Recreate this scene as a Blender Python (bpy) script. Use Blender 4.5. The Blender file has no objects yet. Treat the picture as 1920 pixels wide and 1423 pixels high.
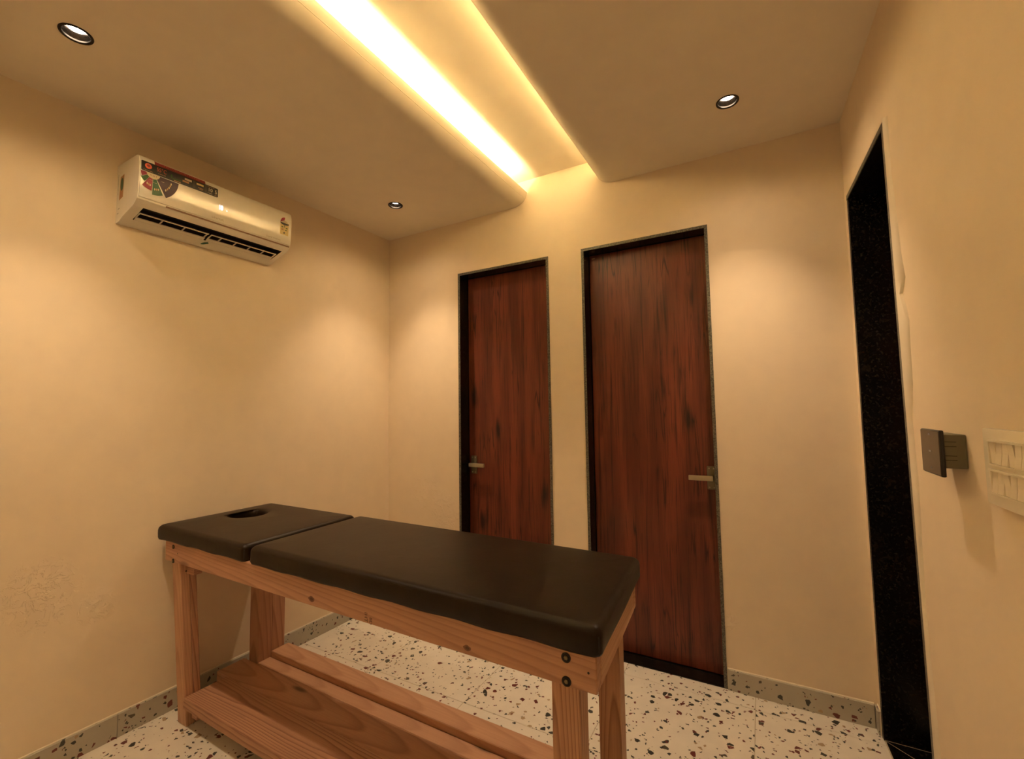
import bpy, bmesh, math, random
from mathutils import Vector, Matrix
random.seed(7)
S = bpy.context.scene
COL = S.collection

# ------------------------------------------------------------------ camera
F_PX = 839.82
def cam_axes(yaw=0.5066, pitch=0.0666, roll=-0.0148):
    f = Vector((-math.sin(yaw)*math.cos(pitch), math.cos(yaw)*math.cos(pitch), math.sin(pitch)))
    r = Vector((math.cos(yaw), math.sin(yaw), 0)); u = r.cross(f)
    return r*math.cos(roll)+u*math.sin(roll), -r*math.sin(roll)+u*math.cos(roll), f
cr, cu, cf = cam_axes()
cam = bpy.data.cameras.new('camera'); camo = bpy.data.objects.new('camera', cam); COL.objects.link(camo)
cam.sensor_fit = 'HORIZONTAL'; cam.sensor_width = 36.0; cam.lens = F_PX/1920*36.0; cam.clip_start = 0.02
m = Matrix((cr, cu, -cf)).transposed().to_4x4(); m.translation = (2.2128, -2.2575, 1.2438)
camo.matrix_world = m; S.camera = camo

# ------------------------------------------------------------------ world, colour management
w = bpy.data.worlds.new('world'); S.world = w; w.use_nodes = True
w.node_tree.nodes['Background'].inputs[0].default_value = (0.02, 0.015, 0.01, 1)
w.node_tree.nodes['Background'].inputs[1].default_value = 0.2
S.view_settings.view_transform = 'Standard'; S.view_settings.look = 'None'
S.view_settings.exposure = 0.12; S.view_settings.gamma = 1.0; S.view_settings.use_curve_mapping = False
S.cycles.use_denoising = True; S.cycles.max_bounces = 6; S.cycles.diffuse_bounces = 5; S.cycles.glossy_bounces = 3; S.cycles.adaptive_threshold = .025
S.cycles.caustics_reflective = False; S.cycles.caustics_refractive = False
S.cycles.sample_clamp_indirect = 30.0

# light levels (the lamps themselves are built further down)
SPOT_W = 46.0; SPILL_W = 6.0; SPOT_COL = (1.0, 0.72, 0.45)
COVE = 185.0; COVE_COL = (1.0, 0.83, 0.50)

# ------------------------------------------------------------------ room dimensions
H, H2, W, LA, WA, YR = 2.428, 2.572, 2.553, 0.0219, -0.0281, -3.55
xl = lambda y, off=0: LA*y + off            # left wall plane
xr = lambda y, off=0: W + WA*y - off        # right wall plane
LIPL, LIPR = 1.078, 1.497                   # lips of the ceiling cove
D1L, D1R, D1T = 0.585, 1.2035, 2.096
D2L, D2R, D2T = 1.399, 2.026, 2.10
RY1, RY2T, RY2B, RT = -0.056, -0.592, -0.652, 2.083

# ------------------------------------------------------------------ node helpers
def srgb(r, g, b): return tuple(((c/255)/12.92 if c/255 <= .04045 else ((c/255+.055)/1.055)**2.4) for c in (r, g, b))
class NT:
    def __init__(s, name):
        s.m = bpy.data.materials.new(name); s.m.use_nodes = True; s.t = s.m.node_tree
        s.b = s.t.nodes['Principled BSDF']
    def n(s, typ, **kw):
        nd = s.t.nodes.new(typ)
        for k, v in kw.items():
            if k.startswith('i_'):
                key = k[2:]; key = int(key) if key.isdigit() else key.replace('_', ' ')
                inp = nd.inputs[key]
                if hasattr(v, 'is_output') or isinstance(v, bpy.types.NodeSocket): s.t.links.new(v, inp)
                else: inp.default_value = v
            else: setattr(nd, k, v)
        return nd
    def set(s, **kw):
        for k, v in kw.items():
            inp = s.b.inputs[k.replace('_', ' ')]
            if isinstance(v, bpy.types.NodeSocket): s.t.links.new(v, inp)
            else: inp.default_value = v if not (isinstance(v, tuple) and len(v) == 3) else (*v, 1)
        return s
    def ramp(s, fac, stops, interp='LINEAR'):
        nd = s.t.nodes.new('ShaderNodeValToRGB'); s.t.links.new(fac, nd.inputs[0]); cr_ = nd.color_ramp; cr_.interpolation = interp
        while len(cr_.elements) > 1: cr_.elements.remove(cr_.elements[-1])
        for i, (p, c) in enumerate(stops):
            e = cr_.elements[0] if i == 0 else cr_.elements.new(p)
            e.position = p; c = (c, c, c) if not isinstance(c, tuple) else c; e.color = (*c, 1)
        return nd.outputs[0]
    def math(s, op, a, b=None, c=None):
        nd = s.t.nodes.new('ShaderNodeMath'); nd.operation = op
        for i, v in enumerate((a, b, c)):
            if v is None: continue
            if isinstance(v, bpy.types.NodeSocket): s.t.links.new(v, nd.inputs[i])
            else: nd.inputs[i].default_value = v
        return nd.outputs[0]
    def mix(s, fac, a, b, blend='MIX'):
        nd = s.t.nodes.new('ShaderNodeMix'); nd.data_type = 'RGBA'; nd.blend_type = blend
        for i, v in ((0, fac), (6, a), (7, b)):
            if isinstance(v, bpy.types.NodeSocket): s.t.links.new(v, nd.inputs[i])
            else: nd.inputs[i].default_value = v if i == 0 else (*v, 1)
        return nd.outputs[2]
    def pos(s): return s.t.nodes.new('ShaderNodeNewGeometry').outputs['Position']
    def attr(s, name): 
        nd = s.t.nodes.new('ShaderNodeAttribute'); nd.attribute_name = name; return nd.outputs['Vector']
    def mapping(s, vec, scale=(1, 1, 1), loc=(0, 0, 0)):
        return s.n('ShaderNodeMapping', i_Vector=vec, i_Scale=scale, i_Location=loc).outputs[0]
    def noise(s, vec, scale, detail=4, rough=.55, dist=0.0):
        return s.n('ShaderNodeTexNoise', i_Vector=vec, i_Scale=scale, i_Detail=detail, i_Roughness=rough, i_Distortion=dist).outputs['Fac']
    def bump(s, h, strength=.2, dist=.01):
        nd = s.n('ShaderNodeBump', i_Height=h, i_Strength=strength, i_Distance=dist)
        s.t.links.new(nd.outputs[0], s.b.inputs['Normal']); return s

def plain(name, col, rough=.5, metal=0.0, spec=.5, coat=0.0):
    t = NT(name); t.set(Base_Color=col, Roughness=rough, Metallic=metal)
    t.b.inputs['Specular IOR Level'].default_value = spec
    t.b.inputs['Coat Weight'].default_value = coat
    v = t.noise(t.pos(), 35, 1)
    c = t.mix(v, tuple(x*.975 for x in col), tuple(min(1, x*1.02) for x in col))
    t.set(Base_Color=c); return t.m
def emis(name, col, strength, sampled=False):
    t = NT(name); t.m.cycles.emission_sampling = 'AUTO' if sampled else 'NONE'; t.set(Base_Color=(0.8, 0.8, 0.8), Emission_Color=col, Emission_Strength=strength); return t.m

def paint(name, col, patches=(), bump=.12):
    """matt emulsion on slightly uneven plaster, with a few flaking, re-plastered spots"""
    t = NT(name); p = t.pos()
    low = t.noise(p, 1.1, 1); mid = t.noise(p, 9, 2)
    c = t.mix(t.ramp(mid, [(.35, 0.0), (.7, 1.0)]), col, tuple(x*.965 for x in col))
    h = t.math('ADD', t.math('MULTIPLY', low, 2.2), t.math('MULTIPLY', mid, .35))
    if patches:
        fl = t.ramp(t.noise(p, 26, 4, .6, 1.2), [(.50, 0.0), (.54, 1.0)]); mk = None
        for (px, py, pz), rad in patches:
            d = t.n('ShaderNodeVectorMath', operation='DISTANCE', i_0=p, i_1=(px, py, pz)).outputs['Value']
            k = t.n('ShaderNodeMapRange', i_0=d, i_1=rad*.2, i_2=rad, i_3=1.0, i_4=0.0).outputs[0]
            mk = k if mk is None else t.math('MAXIMUM', mk, k)
        flake = t.math('MULTIPLY', mk, fl)
    nb = t.n('ShaderNodeBump', i_Height=h, i_Strength=bump, i_Distance=.02)
    if patches: nb = t.n('ShaderNodeBump', i_Height=flake, i_Strength=.6, i_Distance=.006, i_Normal=nb.outputs[0])
    d = t.n('ShaderNodeBsdfDiffuse', i_Color=c, i_Normal=nb.outputs[0])
    t.t.nodes.remove(t.b); t.t.links.new(d.outputs[0], t.t.nodes['Material Output'].inputs[0]); return t.m

WALLC = (0.80, 0.68, 0.52)
M = {}
M['paint_left'] = paint('wall_paint_left', WALLC, [((-.036, -1.65, .63), .12), ((-.036, -1.64, .54), .08), ((-.033, -1.49, .52), .07)])
M['paint_back'] = paint('wall_paint_back', WALLC, [((.33, 0, .73), .13), ((.47, 0, .62), .13), ((2.04, 0, .29), .05)])
M['paint'] = paint('wall_paint', WALLC)
M['plaster'] = paint('plaster_repair', (0.80, 0.72, 0.59), bump=.35)
M['ceil'] = paint('ceiling_paint', (0.82, 0.745, 0.62), bump=.03)

def terrazzo(name, base):
    t = NT(name); 
    oi = t.n('ShaderNodeObjectInfo').outputs['Random']
    p = t.n('ShaderNodeVectorMath', operation='ADD', i_0=t.pos(), i_1=t.n('ShaderNodeCombineXYZ', i_X=t.math('MULTIPLY', oi, 7.0), i_Y=t.math('MULTIPLY', oi, 3.1), i_Z=t.math('MULTIPLY', oi, 5.3)).outputs[0]).outputs[0]
    wob = t.n('ShaderNodeTexNoise', i_Vector=p, i_Scale=60.0, i_Detail=2.0).outputs['Color']
    wv = t.n('ShaderNodeVectorMath', operation='SCALE', i_0=wob, i_Scale=.006).outputs[0]
    p = t.n('ShaderNodeVectorMath', operation='ADD', i_0=p, i_1=wv).outputs[0]
    c = t.mix(t.ramp(t.noise(p, 14, 4), [(.35, 0.0), (.65, 1.0)]), base, tuple(x*.94 for x in base))
    for sc, thr, hueoff in ((52.0, .950, 0), (95.0, .962, 1), (160.0, .975, 2)):
        v = t.n('ShaderNodeTexVoronoi', i_Vector=p, i_Scale=sc, i_Randomness=1.0)
        e = t.n('ShaderNodeTexVoronoi', i_Vector=p, i_Scale=sc, i_Randomness=1.0, feature='DISTANCE_TO_EDGE')
        sp = t.n('ShaderNodeSeparateColor', i_Color=v.outputs['Color'])
        on = t.math('MULTIPLY', t.math('GREATER_THAN', sp.outputs[0], thr), t.math('GREATER_THAN', e.outputs['Distance'], .05))
        col = t.ramp(sp.outputs[1], [(0, (.045, .047, .04)), (.52, (.15, .035, .03)), (.84, (.42, .31, .19)), (.93, (.10, .085, .06))], 'CONSTANT')
        c = t.mix(on, c, col)
    t.set(Base_Color=c, Roughness=.38); return t.m
M['terrazzo'] = terrazzo('terrazzo_tile', (.80, .765, .69))
M['terrazzo_skirt'] = terrazzo('terrazzo_skirting', (.46, .43, .36))
M['grout'] = plain('grout', (.52, .45, .34), .8)

def granite(name):
    t = NT(name); p = t.pos()
    a = t.noise(p, 95, 6, .7); b = t.noise(p, 34, 4, .6, .6)
    c = t.mix(t.ramp(a, [(.54, 0.0), (.72, 1.0)]), (.004, .004, .0045), (.042, .037, .029))
    c = t.mix(t.ramp(b, [(.56, 0.0), (.68, 1.0)]), c, (.018, .014, .010))
    t.set(Base_Color=c, Roughness=.22); t.b.inputs['Specular IOR Level'].default_value = .35; return t.m
M['granite'] = granite('black_granite')
def granite_edge(name):
    t = NT(name); p = t.pos(); a = t.noise(p, 160, 5, .7)
    c = t.mix(t.ramp(a, [(.4, 0.0), (.62, 1.0)]), (.045, .042, .032), (.17, .155, .115))
    t.set(Base_Color=c, Roughness=.4); return t.m
M['granite_edge'] = granite_edge('pale_granite_edge')  # front edge coloured paler than the granite face

def laminate(name):      # dark red rosewood-look laminate, grain running up the door
    t = NT(name); p = t.pos()
    pv = t.mapping(p, (1, 1, .10)); ps = t.mapping(p, (1, 1, .035))
    band = t.noise(pv, 13, 3, .5, .35); streak = t.noise(ps, 60, 5, .62, .35); fine = t.noise(t.mapping(p, (1, 1, .02)), 420, 2, .5)
    c = t.mix(t.ramp(band, [(.36, 0.0), (.62, 1.0)]), (.105, .024, .013), (.185, .042, .022))
    c = t.mix(t.ramp(streak, [(.52, 0.0), (.70, .85)]), c, (.026, .0095, .006))
    c = t.mix(t.ramp(fine, [(.45, 0.0), (.75, .35)]), c, (.05, .014, .008))
    kn = t.n('ShaderNodeTexVoronoi', i_Vector=t.mapping(p, (1, 1, .30), (.31, 0, .17)), i_Scale=7.5, i_Randomness=1.0)
    kd = t.math('ADD', kn.outputs['Distance'], t.math('MULTIPLY', t.math('SUBTRACT', t.noise(pv, 60, 4), .5), .34))
    c = t.mix(t.ramp(kd, [(.06, .95), (.20, 0.0)]), c, (.016, .007, .005))
    crack = t.noise(t.mapping(p, (1, 1, .05), (.6, 0, .1)), 22, 2, .5, .5)
    ck = t.ramp(t.math('ABSOLUTE', t.math('SUBTRACT', crack, .5)), [(.0, .85), (.018, 0.0)])
    c = t.mix(t.math('MULTIPLY', ck, t.ramp(t.noise(p, 5, 2), [(.45, 0.0), (.6, 1.0)])), c, (.016, .007, .005))
    t.set(Base_Color=c, Roughness=.34); t.b.inputs['Specular IOR Level'].default_value = .4; return t.m
M['door'] = laminate('rosewood_laminate')

def pine(name, base, dark, contrast=1.0):    # grain along the x of the point attribute "gc"
    t = NT(name); g = t.attr('gc')
    gd = t.n('ShaderNodeVectorMath', operation='ADD', i_0=g, i_1=t.n('ShaderNodeVectorMath', operation='SCALE', i_0=t.n('ShaderNodeTexNoise', i_Vector=t.mapping(g, (2.2, 9, 9)), i_Scale=1.0, i_Detail=3.0).outputs['Color'], i_Scale=.016).outputs[0]).outputs[0]
    ln = t.n('ShaderNodeVectorMath', operation='LENGTH', i_0=t.mapping(gd, (.03, 1, 1))).outputs['Value']
    ring = t.math('FRACT', t.math('MULTIPLY', ln, 150.0))
    rg = t.ramp(ring, [(0, 0.0), (.55, .25), (.86, 1.0), (1.0, 0.0)])
    fib = t.noise(t.mapping(g, (3, 160, 160)), 1.0, 3)
    big = t.noise(t.mapping(g, (1.2, 14, 14)), 1.0, 3)
    c = t.mix(t.math('MULTIPLY', rg, .62*contrast), base, dark)
    c = t.mix(t.ramp(fib, [(.35, .30), (.65, 0.0)]), c, dark)
    c = t.mix(t.ramp(big, [(.3, .45), (.7, 0.0)]), c, tuple(a*.5+b*.5 for a, b in zip(base, dark)))
    kv = t.n('ShaderNodeTexVoronoi', i_Vector=t.mapping(g, (2.3, 9, 9)), i_Scale=1.0, i_Randomness=1.0).outputs['Distance']
    c = t.mix(t.ramp(kv, [(.05, .9), (.13, 0.0)]), c, tuple(x*.32 for x in dark))
    t.set(Base_Color=c, Roughness=.55); t.b.inputs['Specular IOR Level'].default_value = .35
    t.bump(rg, .06, .002); return t.m
M['pine'] = pine('pine_timber', (.52, .295, .185), (.27, .125, .075), 1.25)
M['pine_pale'] = pine('pine_timber_pale', (.58, .345, .215), (.35, .175, .10), 1.0)
M['pine_strong'] = pine('pine_timber_strong_grain', (.52, .30, .185), (.21, .088, .052), 1.5)

def leather(name):
    t = NT(name); p = t.pos()
    v = t.n('ShaderNodeTexVoronoi', i_Vector=p, i_Scale=420.0).outputs['Distance']; n_ = t.noise(p, 9, 3)
    c = t.mix(t.ramp(n_, [(.3, 0.0), (.7, 1.0)]), (.0150, .0085, .0042), (.021, .0120, .0058))
    t.set(Base_Color=c, Roughness=.40); t.b.inputs['Specular IOR Level'].default_value = .17
    t.bump(t.math('ADD', t.math('MULTIPLY', v, .25), t.math('MULTIPLY', n_, 3.0)), .10, .004); return t.m
M['leather'] = leather('dark_brown_leatherette')
M['seam'] = plain('dark_seam', (.008, .006, .005), .7)
M['bolt_dark'] = plain('blackened_steel', (.03, .026, .02), .45, .6)
M['bolt'] = plain('dull_brass_steel', (.20, .16, .09), .45, .8)
M['hole'] = plain('dark_hole', (.006, .005, .004), .9)
M['stamp'] = plain('stamp_ink', (.05, .022, .016), .8)
M['steel'] = plain('satin_steel', (.42, .37, .28), .36, .85)
M['plate_steel'] = plain('brushed_plate_steel', (.20, .175, .12), .42, .8)
M['ac_white'] = plain('air_conditioner_plastic', (.80, .765, .68), .32)
M['ac_panel'] = plain('air_conditioner_gloss_panel', (.80, .765, .68), .12, coat=.4)
M['ac_dark'] = plain('vent_interior', (.018, .014, .010), .6)
M['ac_gap'] = plain('panel_gap_brown', (.30, .19, .12), .6)
M['st_black'] = plain('sticker_black', (.022, .018, .014), .35)
M['st_grey'] = plain('sticker_charcoal', (.05, .04, .034), .4)
M['st_red'] = plain('sticker_red', (.22, .025, .02), .4)
M['st_redtext'] = plain('sticker_red_print', (.55, .16, .09), .5)
M['st_orange'] = plain('sticker_orange', (.72, .13, .06), .45)
M['st_maroon'] = plain('sticker_maroon', (.27, .015, .04), .4)
M['st_green'] = plain('sticker_green', (.02, .085, .03), .4)
M['st_olive'] = plain('sticker_leaf_green', (.035, .10, .012), .4)
M['st_purple'] = plain('sticker_purple', (.045, .018, .032), .4)
M['st_white'] = plain('sticker_white', (.78, .74, .62), .4)
M['st_cream'] = plain('sticker_cream', (.62, .52, .34), .45)
M['st_yellow'] = plain('sticker_yellow', (.66, .52, .22), .45)
M['st_tan'] = plain('sticker_tan', (.50, .27, .12), .5)
M['brand'] = plain('brand_print', (.42, .34, .24), .4)
M['teal'] = plain('teal_thread', (.03, .14, .10), .5)
M['led_blue'] = emis('display_led', (.70, .80, 1.0), 2.2)
M['device_face'] = plain('device_glass_brown', (.075, .05, .037), .22)
M['device_edge'] = plain('device_edge_black', (.008, .007, .006), .35)
M['device_grey'] = plain('device_grey_plastic', (.145, .125, .075), .5)
M['device_mark'] = plain('device_pale_mark', (.20, .19, .22), .4)
M['switch'] = plain('switch_plastic', (.86, .80, .64), .25)
M['switch_rocker'] = plain('switch_rocker_plastic', (.82, .74, .57), .30)
M['cove_led'] = emis('cove_led_strip', COVE_COL, COVE, True)
M['lens'] = emis('downlight_lens', (1.0, .86, .66), 30.0)
M['trim'] = plain('downlight_bronze', (.03, .022, .016), .30, .7)
M['reflector'] = plain('downlight_reflector', (.055, .040, .030), .25, .9)

# ------------------------------------------------------------------ object helpers
def wloc(o):
    v = Vector((0, 0, 0))
    while o is not None: v += o.location; o = o.parent
    return v
def meta(o, label=None, cat=None, group=None, kind=None):
    if label: o['label'] = label
    if cat: o['category'] = cat
    if group: o['group'] = group
    if kind: o['kind'] = kind
    return o
def empty(name, loc, parent=None):
    o = bpy.data.objects.new(name, None); COL.objects.link(o); o.empty_display_size = .05
    o.location = Vector(loc) - (wloc(parent) if parent else Vector()); o.parent = parent; return o
def mesh(name, verts, faces, mat, parent=None, smooth=None, gc=None):
    """verts in world space; the object's origin is the parent's (or the base of a top-level thing)"""
    vs = [Vector(v) for v in verts]
    if parent is not None: org = wloc(parent)
    else:
        org = Vector([(min(v[i] for v in vs)+max(v[i] for v in vs))/2 for i in range(3)]); org.z = min(v.z for v in vs)
    me = bpy.data.meshes.new(name); me.from_pydata([v-org for v in vs], [], faces); me.validate()
    bm = bmesh.new(); bm.from_mesh(me); bmesh.ops.recalc_face_normals(bm, faces=bm.faces); bm.to_mesh(me); bm.free()
    me.materials.append(mat if not isinstance(mat, str) else M[mat])
    if smooth is not None:
        for p in me.polygons: p.use_smooth = True
        me.set_sharp_from_angle(angle=math.radians(smooth))
    if gc is not None:
        a = me.attributes.new('gc', 'FLOAT_VECTOR', 'POINT'); a.data.foreach_set('vector', [c for v in gc for c in v])
    o = bpy.data.objects.new(name, me); COL.objects.link(o)
    if parent is not None: o.parent = parent
    else: o.location = org
    return o
BF = [(0, 1, 2, 3), (4, 7, 6, 5), (0, 4, 5, 1), (1, 5, 6, 2), (2, 6, 7, 3), (3, 7, 4, 0)]
def boxv(x0, x1, y0, y1, z0, z1): return [(x0, y0, z0), (x1, y0, z0), (x1, y1, z0), (x0, y1, z0), (x0, y0, z1), (x1, y0, z1), (x1, y1, z1), (x0, y1, z1)]
class MB:
    def __init__(s): s.v = []; s.f = []; s.g = []
    def add(s, v, f, g=None):
        k = len(s.v); s.v += [tuple(p) for p in v]; s.f += [tuple(i+k for i in q) for q in f]
        if g: s.g += g
        return s
    def box(s, *a, fn=None):
        v = boxv(*a); return s.add([fn(*p) for p in v] if fn else v, BF)
    def build(s, name, mat, parent=None, smooth=None): return mesh(name, s.v, s.f, mat, parent, smooth, s.g or None)
def box(name, mat, parent, *a, fn=None): return MB().box(*a, fn=fn).build(name, mat, parent)
def bevel_box(name, mat, parent, x0, x1, y0, y1, z0, z1, r=.004, seg=2, fn=None):
    bm = bmesh.new(); bmesh.ops.create_cube(bm, size=1)
    for v in bm.verts: v.co = Vector((x0+(v.co.x+.5)*(x1-x0), y0+(v.co.y+.5)*(y1-y0), z0+(v.co.z+.5)*(z1-z0)))
    bmesh.ops.bevel(bm, geom=bm.edges[:], offset=r, segments=seg, profile=.6, affect='EDGES')
    vs = [tuple(fn(*v.co)) if fn else tuple(v.co) for v in bm.verts]; bm.verts.index_update(); fs = [tuple(v.index for v in f.verts) for f in bm.faces]; bm.free()
    return mesh(name, vs, fs, mat, parent, 40)
def frame3(c, n):      # two axes across the direction n
    n = Vector(n).normalized(); a = n.cross(Vector((0, 0, 1)) if abs(n.z) < .9 else Vector((1, 0, 0))).normalized(); return a, n.cross(a)
def lathe(name, mat, parent, c, n, prof, seg=32, smooth=40, cap0=False, cap1=False):   # prof: (radius, along n)
    c = Vector(c); n = Vector(n).normalized(); a, b = frame3(c, n); v = []; f = []
    for r, h in prof:
        for k in range(seg): t = 2*math.pi*k/seg; v.append(c+n*h+a*(r*math.cos(t))+b*(r*math.sin(t)))
    for i in range(len(prof)-1):
        for k in range(seg): k2 = (k+1) % seg; f.append((i*seg+k, i*seg+k2, (i+1)*seg+k2, (i+1)*seg+k))
    if cap0: f.append(tuple(range(seg)))
    if cap1: f.append(tuple((len(prof)-1)*seg+k for k in range(seg)))
    return mesh(name, v, f, mat, parent, smooth)
def text(name, body, at, xd, yd, size, mat, parent, sx=1.0, bold=0.0):
    cu_ = bpy.data.curves.new(name, 'FONT'); cu_.body = body; cu_.size = 1.0; cu_.align_x = 'CENTER'; cu_.align_y = 'CENTER'; cu_.resolution_u = 3; cu_.offset = bold
    t = bpy.data.objects.new('t', cu_); COL.objects.link(t); bpy.context.view_layer.update()
    me = bpy.data.meshes.new_from_object(t.evaluated_get(bpy.context.evaluated_depsgraph_get()))
    at, xd, yd = Vector(at), Vector(xd), Vector(yd)
    vs = [at+xd*(v.co.x*size*sx)+yd*(v.co.y*size) for v in me.vertices]; fs = [tuple(p.vertices) for p in me.polygons]
    bpy.data.objects.remove(t); bpy.data.curves.remove(cu_); bpy.data.meshes.remove(me)
    return mesh(name, vs, fs, mat, parent)

# ================================================================== STRUCTURE
# --- floor: grout bed with single terrazzo tiles
floor = MB().box(-.25, 2.95, YR-.1, .14, -.06, -.0015).build('floor', 'grout')
meta(floor, 'cream terrazzo tiled floor with dark and maroon chips', 'floor', kind='structure')
XJ = [-.045+.545*i for i in range(7)]; YJ = [.14, -.10] + [-.10-.5215*i for i in range(1, 8)]
tj = .0011
for i in range(len(XJ)-1):
    for j in range(len(YJ)-1):
        x0, x1 = (XJ[i] if i else -.12)+tj, min(XJ[i+1], 2.75)-tj; y1, y0 = YJ[j]-tj, max(YJ[j+1], YR-.05)+tj
        if x1-x0 < .02 or y1-y0 < .02: continue
        if y1 > 0: y1 = -.0005
        if y1-y0 < .02: continue
        x1m = min(x1, 2.60)
        def clip(x, y, z): return (max(xl(y)-.002, min(x, xr(y)-.0005)), y, z)
        if x0 > 2.55: continue
        c = .0012
        v = [clip(*p) for p in [(x0, y0, -.010), (x1m, y0, -.010), (x1m, y1, -.010), (x0, y1, -.010), (x0, y0, -c), (x1m, y0, -c), (x1m, y1, -c), (x0, y1, -c),
             (x0+c, y0+c, 0), (x1m-c, y0+c, 0), (x1m-c, y1-c, 0), (x0+c, y1-c, 0)]]
        mesh('floor_tile', v, [(3, 2, 1, 0), (0, 1, 5, 4), (1, 2, 6, 5), (2, 3, 7, 6), (3, 0, 4, 7), (4, 5, 9, 8), (5, 6, 10, 9), (6, 7, 11, 10), (7, 4, 8, 11), (8, 9, 10, 11)], 'terrazzo', floor)

# --- walls
HT = H2+.02
def wallbox(mb, x0, x1, y0, y1, z0, z1, fn=None): mb.box(x0, x1, y0, y1, z0, z1, fn=fn)
mb = MB()
for x0, x1, z0, z1 in ((-.14, D1L, -.05, HT), (D1L, D1R, D1T, HT), (D1R, D2L, -.05, HT), (D2L, D2R, D2T, HT), (D2R, 2.80, -.05, HT)): mb.box(x0, x1, 0, .13, z0, z1)
wb = meta(mb.build('wall_back', 'paint_back'), 'cream painted back wall pierced by two dark wooden doors', 'wall', kind='structure')
fl = lambda x, y, z: (xl(y)+x, y, z)
wl = meta(MB().box(-.12, 0, YR-.1, .0, -.05, HT, fn=fl).build('wall_left', 'paint_left'), 'cream painted left wall with flaking spots below the air conditioner', 'wall', kind='structure')
def fr_(x, y, z): return (xr(y)+x, y, z)
ry2 = lambda z: RY2B+(RY2T-RY2B)*z/RT
mb = MB(); WT = .20
mb.box(0, WT, RY1, 0, -.05, HT, fn=fr_)
mb.add([fr_(*p) for p in [(0, YR-.1, -.05), (WT, YR-.1, -.05), (WT, RY2B, -.05), (0, RY2B, -.05), (0, YR-.1, RT), (WT, YR-.1, RT), (WT, RY2T, RT), (0, RY2T, RT)]], BF)
mb.box(0, WT, YR-.1, RY1, RT, HT, fn=fr_)
wr = meta(mb.build('wall_right', 'paint'), 'cream painted right wall with a granite framed doorway', 'wall', kind='structure')
wrear = meta(MB().box(-.2, 2.8, YR-.1, YR, -.05, HT).build('wall_rear', 'paint'), 'cream painted wall behind the viewpoint', 'wall', kind='structure')
# rough plaster strip along the near side of the right doorway
pts = [(2.090, -.585, -.605), (2.079, -.588, -.632), (1.90, -.607, -.630), (1.797, -.617, -.650), (1.66, -.628, -.664), (1.589, -.632, -.683), (1.551, -.634, -.650), (1.51, -.637, -.672), (1.469, -.639, -.688), (1.38, -.640, -.682), (1.296, -.641, -.680), (1.209, -.642, -.655), (1.12, -.643, -.661), (1.038, -.644, -.668), (.897, -.645, -.661), (.72, -.646, -.652), (.54, -.648, -.664), (.34, -.650, -.684), (.12, -.651, -.680), (.0, -.652, -.684)]
v = []; f = []
for z, a, b in pts: v += [fr_(-.001, ry2(z)-.003, z), fr_(-.0055, ry2(z)-.006, z), fr_(-.006, b+.006, z), fr_(.001, b, z)]
for i in range(len(pts)-1):
    for k in range(3): f.append((4*i+k, 4*i+k+1, 4*i+k+5, 4*i+k+4))
mesh('plaster_repair_strip', v, f, 'plaster', wr, 50)

# --- ceiling: two lower panels with rounded lips, upper recess
LAMPS = [(.403, -1.756), (.420, -.381), (2.150, -.381), (2.150, -3.131)]  # last one is added, unseen behind the viewpoint, to light surfaces facing it
def panel_with_holes(x0f, x1f, holes, r, z, mb):
    ys = [0.0]
    for hx, hy in sorted(holes, key=lambda t: -t[1]): ys += [hy+.07, hy-.07]
    ys += [YR-.05]
    for k in range(len(ys)-1):
        ya, yb = ys[k], ys[k+1]
        hole = next((h for h in holes if abs((ya+yb)/2-h[1]) < .01), None)
        quad = lambda xa, xb, xc, xd: mb.add([(xa, ya, z), (xb, ya, z), (xc, yb, z), (xd, yb, z)], [(0, 1, 2, 3)])
        if not hole: quad(x0f(ya), x1f(ya), x1f(yb), x0f(yb)); continue
        hx, hy = hole
        quad(x0f(ya), hx-.07, hx-.07, x0f(yb)); quad(hx+.07, x1f(ya), x1f(yb), hx+.07)
        n = 32; vs = []
        for i in range(n):
            t = 2*math.pi*i/n; c, s_ = math.cos(t), math.sin(t); q = .07/max(abs(c), abs(s_))
            vs += [(hx+q*c, hy+q*s_, z), (hx+r*c, hy+r*s_, z)]
        mb.add(vs, [(2*i, 2*((i+1) % n), 2*((i+1) % n)+1, 2*i+1) for i in range(n)])
ceil = empty('ceiling', (1.27, -1.4, H)); meta(ceil, 'cream false ceiling with a recessed light trough', 'ceiling', kind='structure')
RL, RZ = .095, .072
def lip(x0, x1, sgn):       # cross-section of the rounded lip and the ledge hidden behind it
    pr = []
    for k in range(29):
        t = math.pi/2*k/28; pr.append((x0+(x1-x0)*math.sin(t), H+RZ*(1-math.cos(t))))
    pr += [(x1-sgn*.010, H+RZ), (x1-sgn*.012, H+.035), (x1-sgn*.16, H+.035), (x1-sgn*.16, H2)]
    return pr
for nm, pr, holes, xa, xb in (('ceiling_panel', lip(LIPL-RL, LIPL, 1), [p for p in LAMPS if p[0] < 1], lambda y: xl(y)-.02, lambda y: LIPL-RL),
                              ('ceiling_panel', lip(LIPR+RL, LIPR, -1), [p for p in LAMPS if p[0] > 1], lambda y: LIPR+RL, lambda y: xr(y)+.02)):
    mb = MB(); panel_with_holes(xa, xb, holes, .0395, H, mb)
    k = len(mb.v); n = len(pr)
    mb.add([(x, 0, z) for x, z in pr]+[(x, YR-.05, z) for x, z in pr], [(i, i+1, n+i+1, n+i) for i in range(n-1)])
    o = mb.build(nm, 'ceil', ceil)
    for p in o.data.polygons: p.use_smooth = abs(p.normal.z) < .9999
    o.data.set_sharp_from_angle(angle=math.radians(25))
box('ceiling_recess_panel', 'ceil', ceil, LIPL-.25, LIPR+.25, YR-.05, .0, H2, H2+.04)
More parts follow.
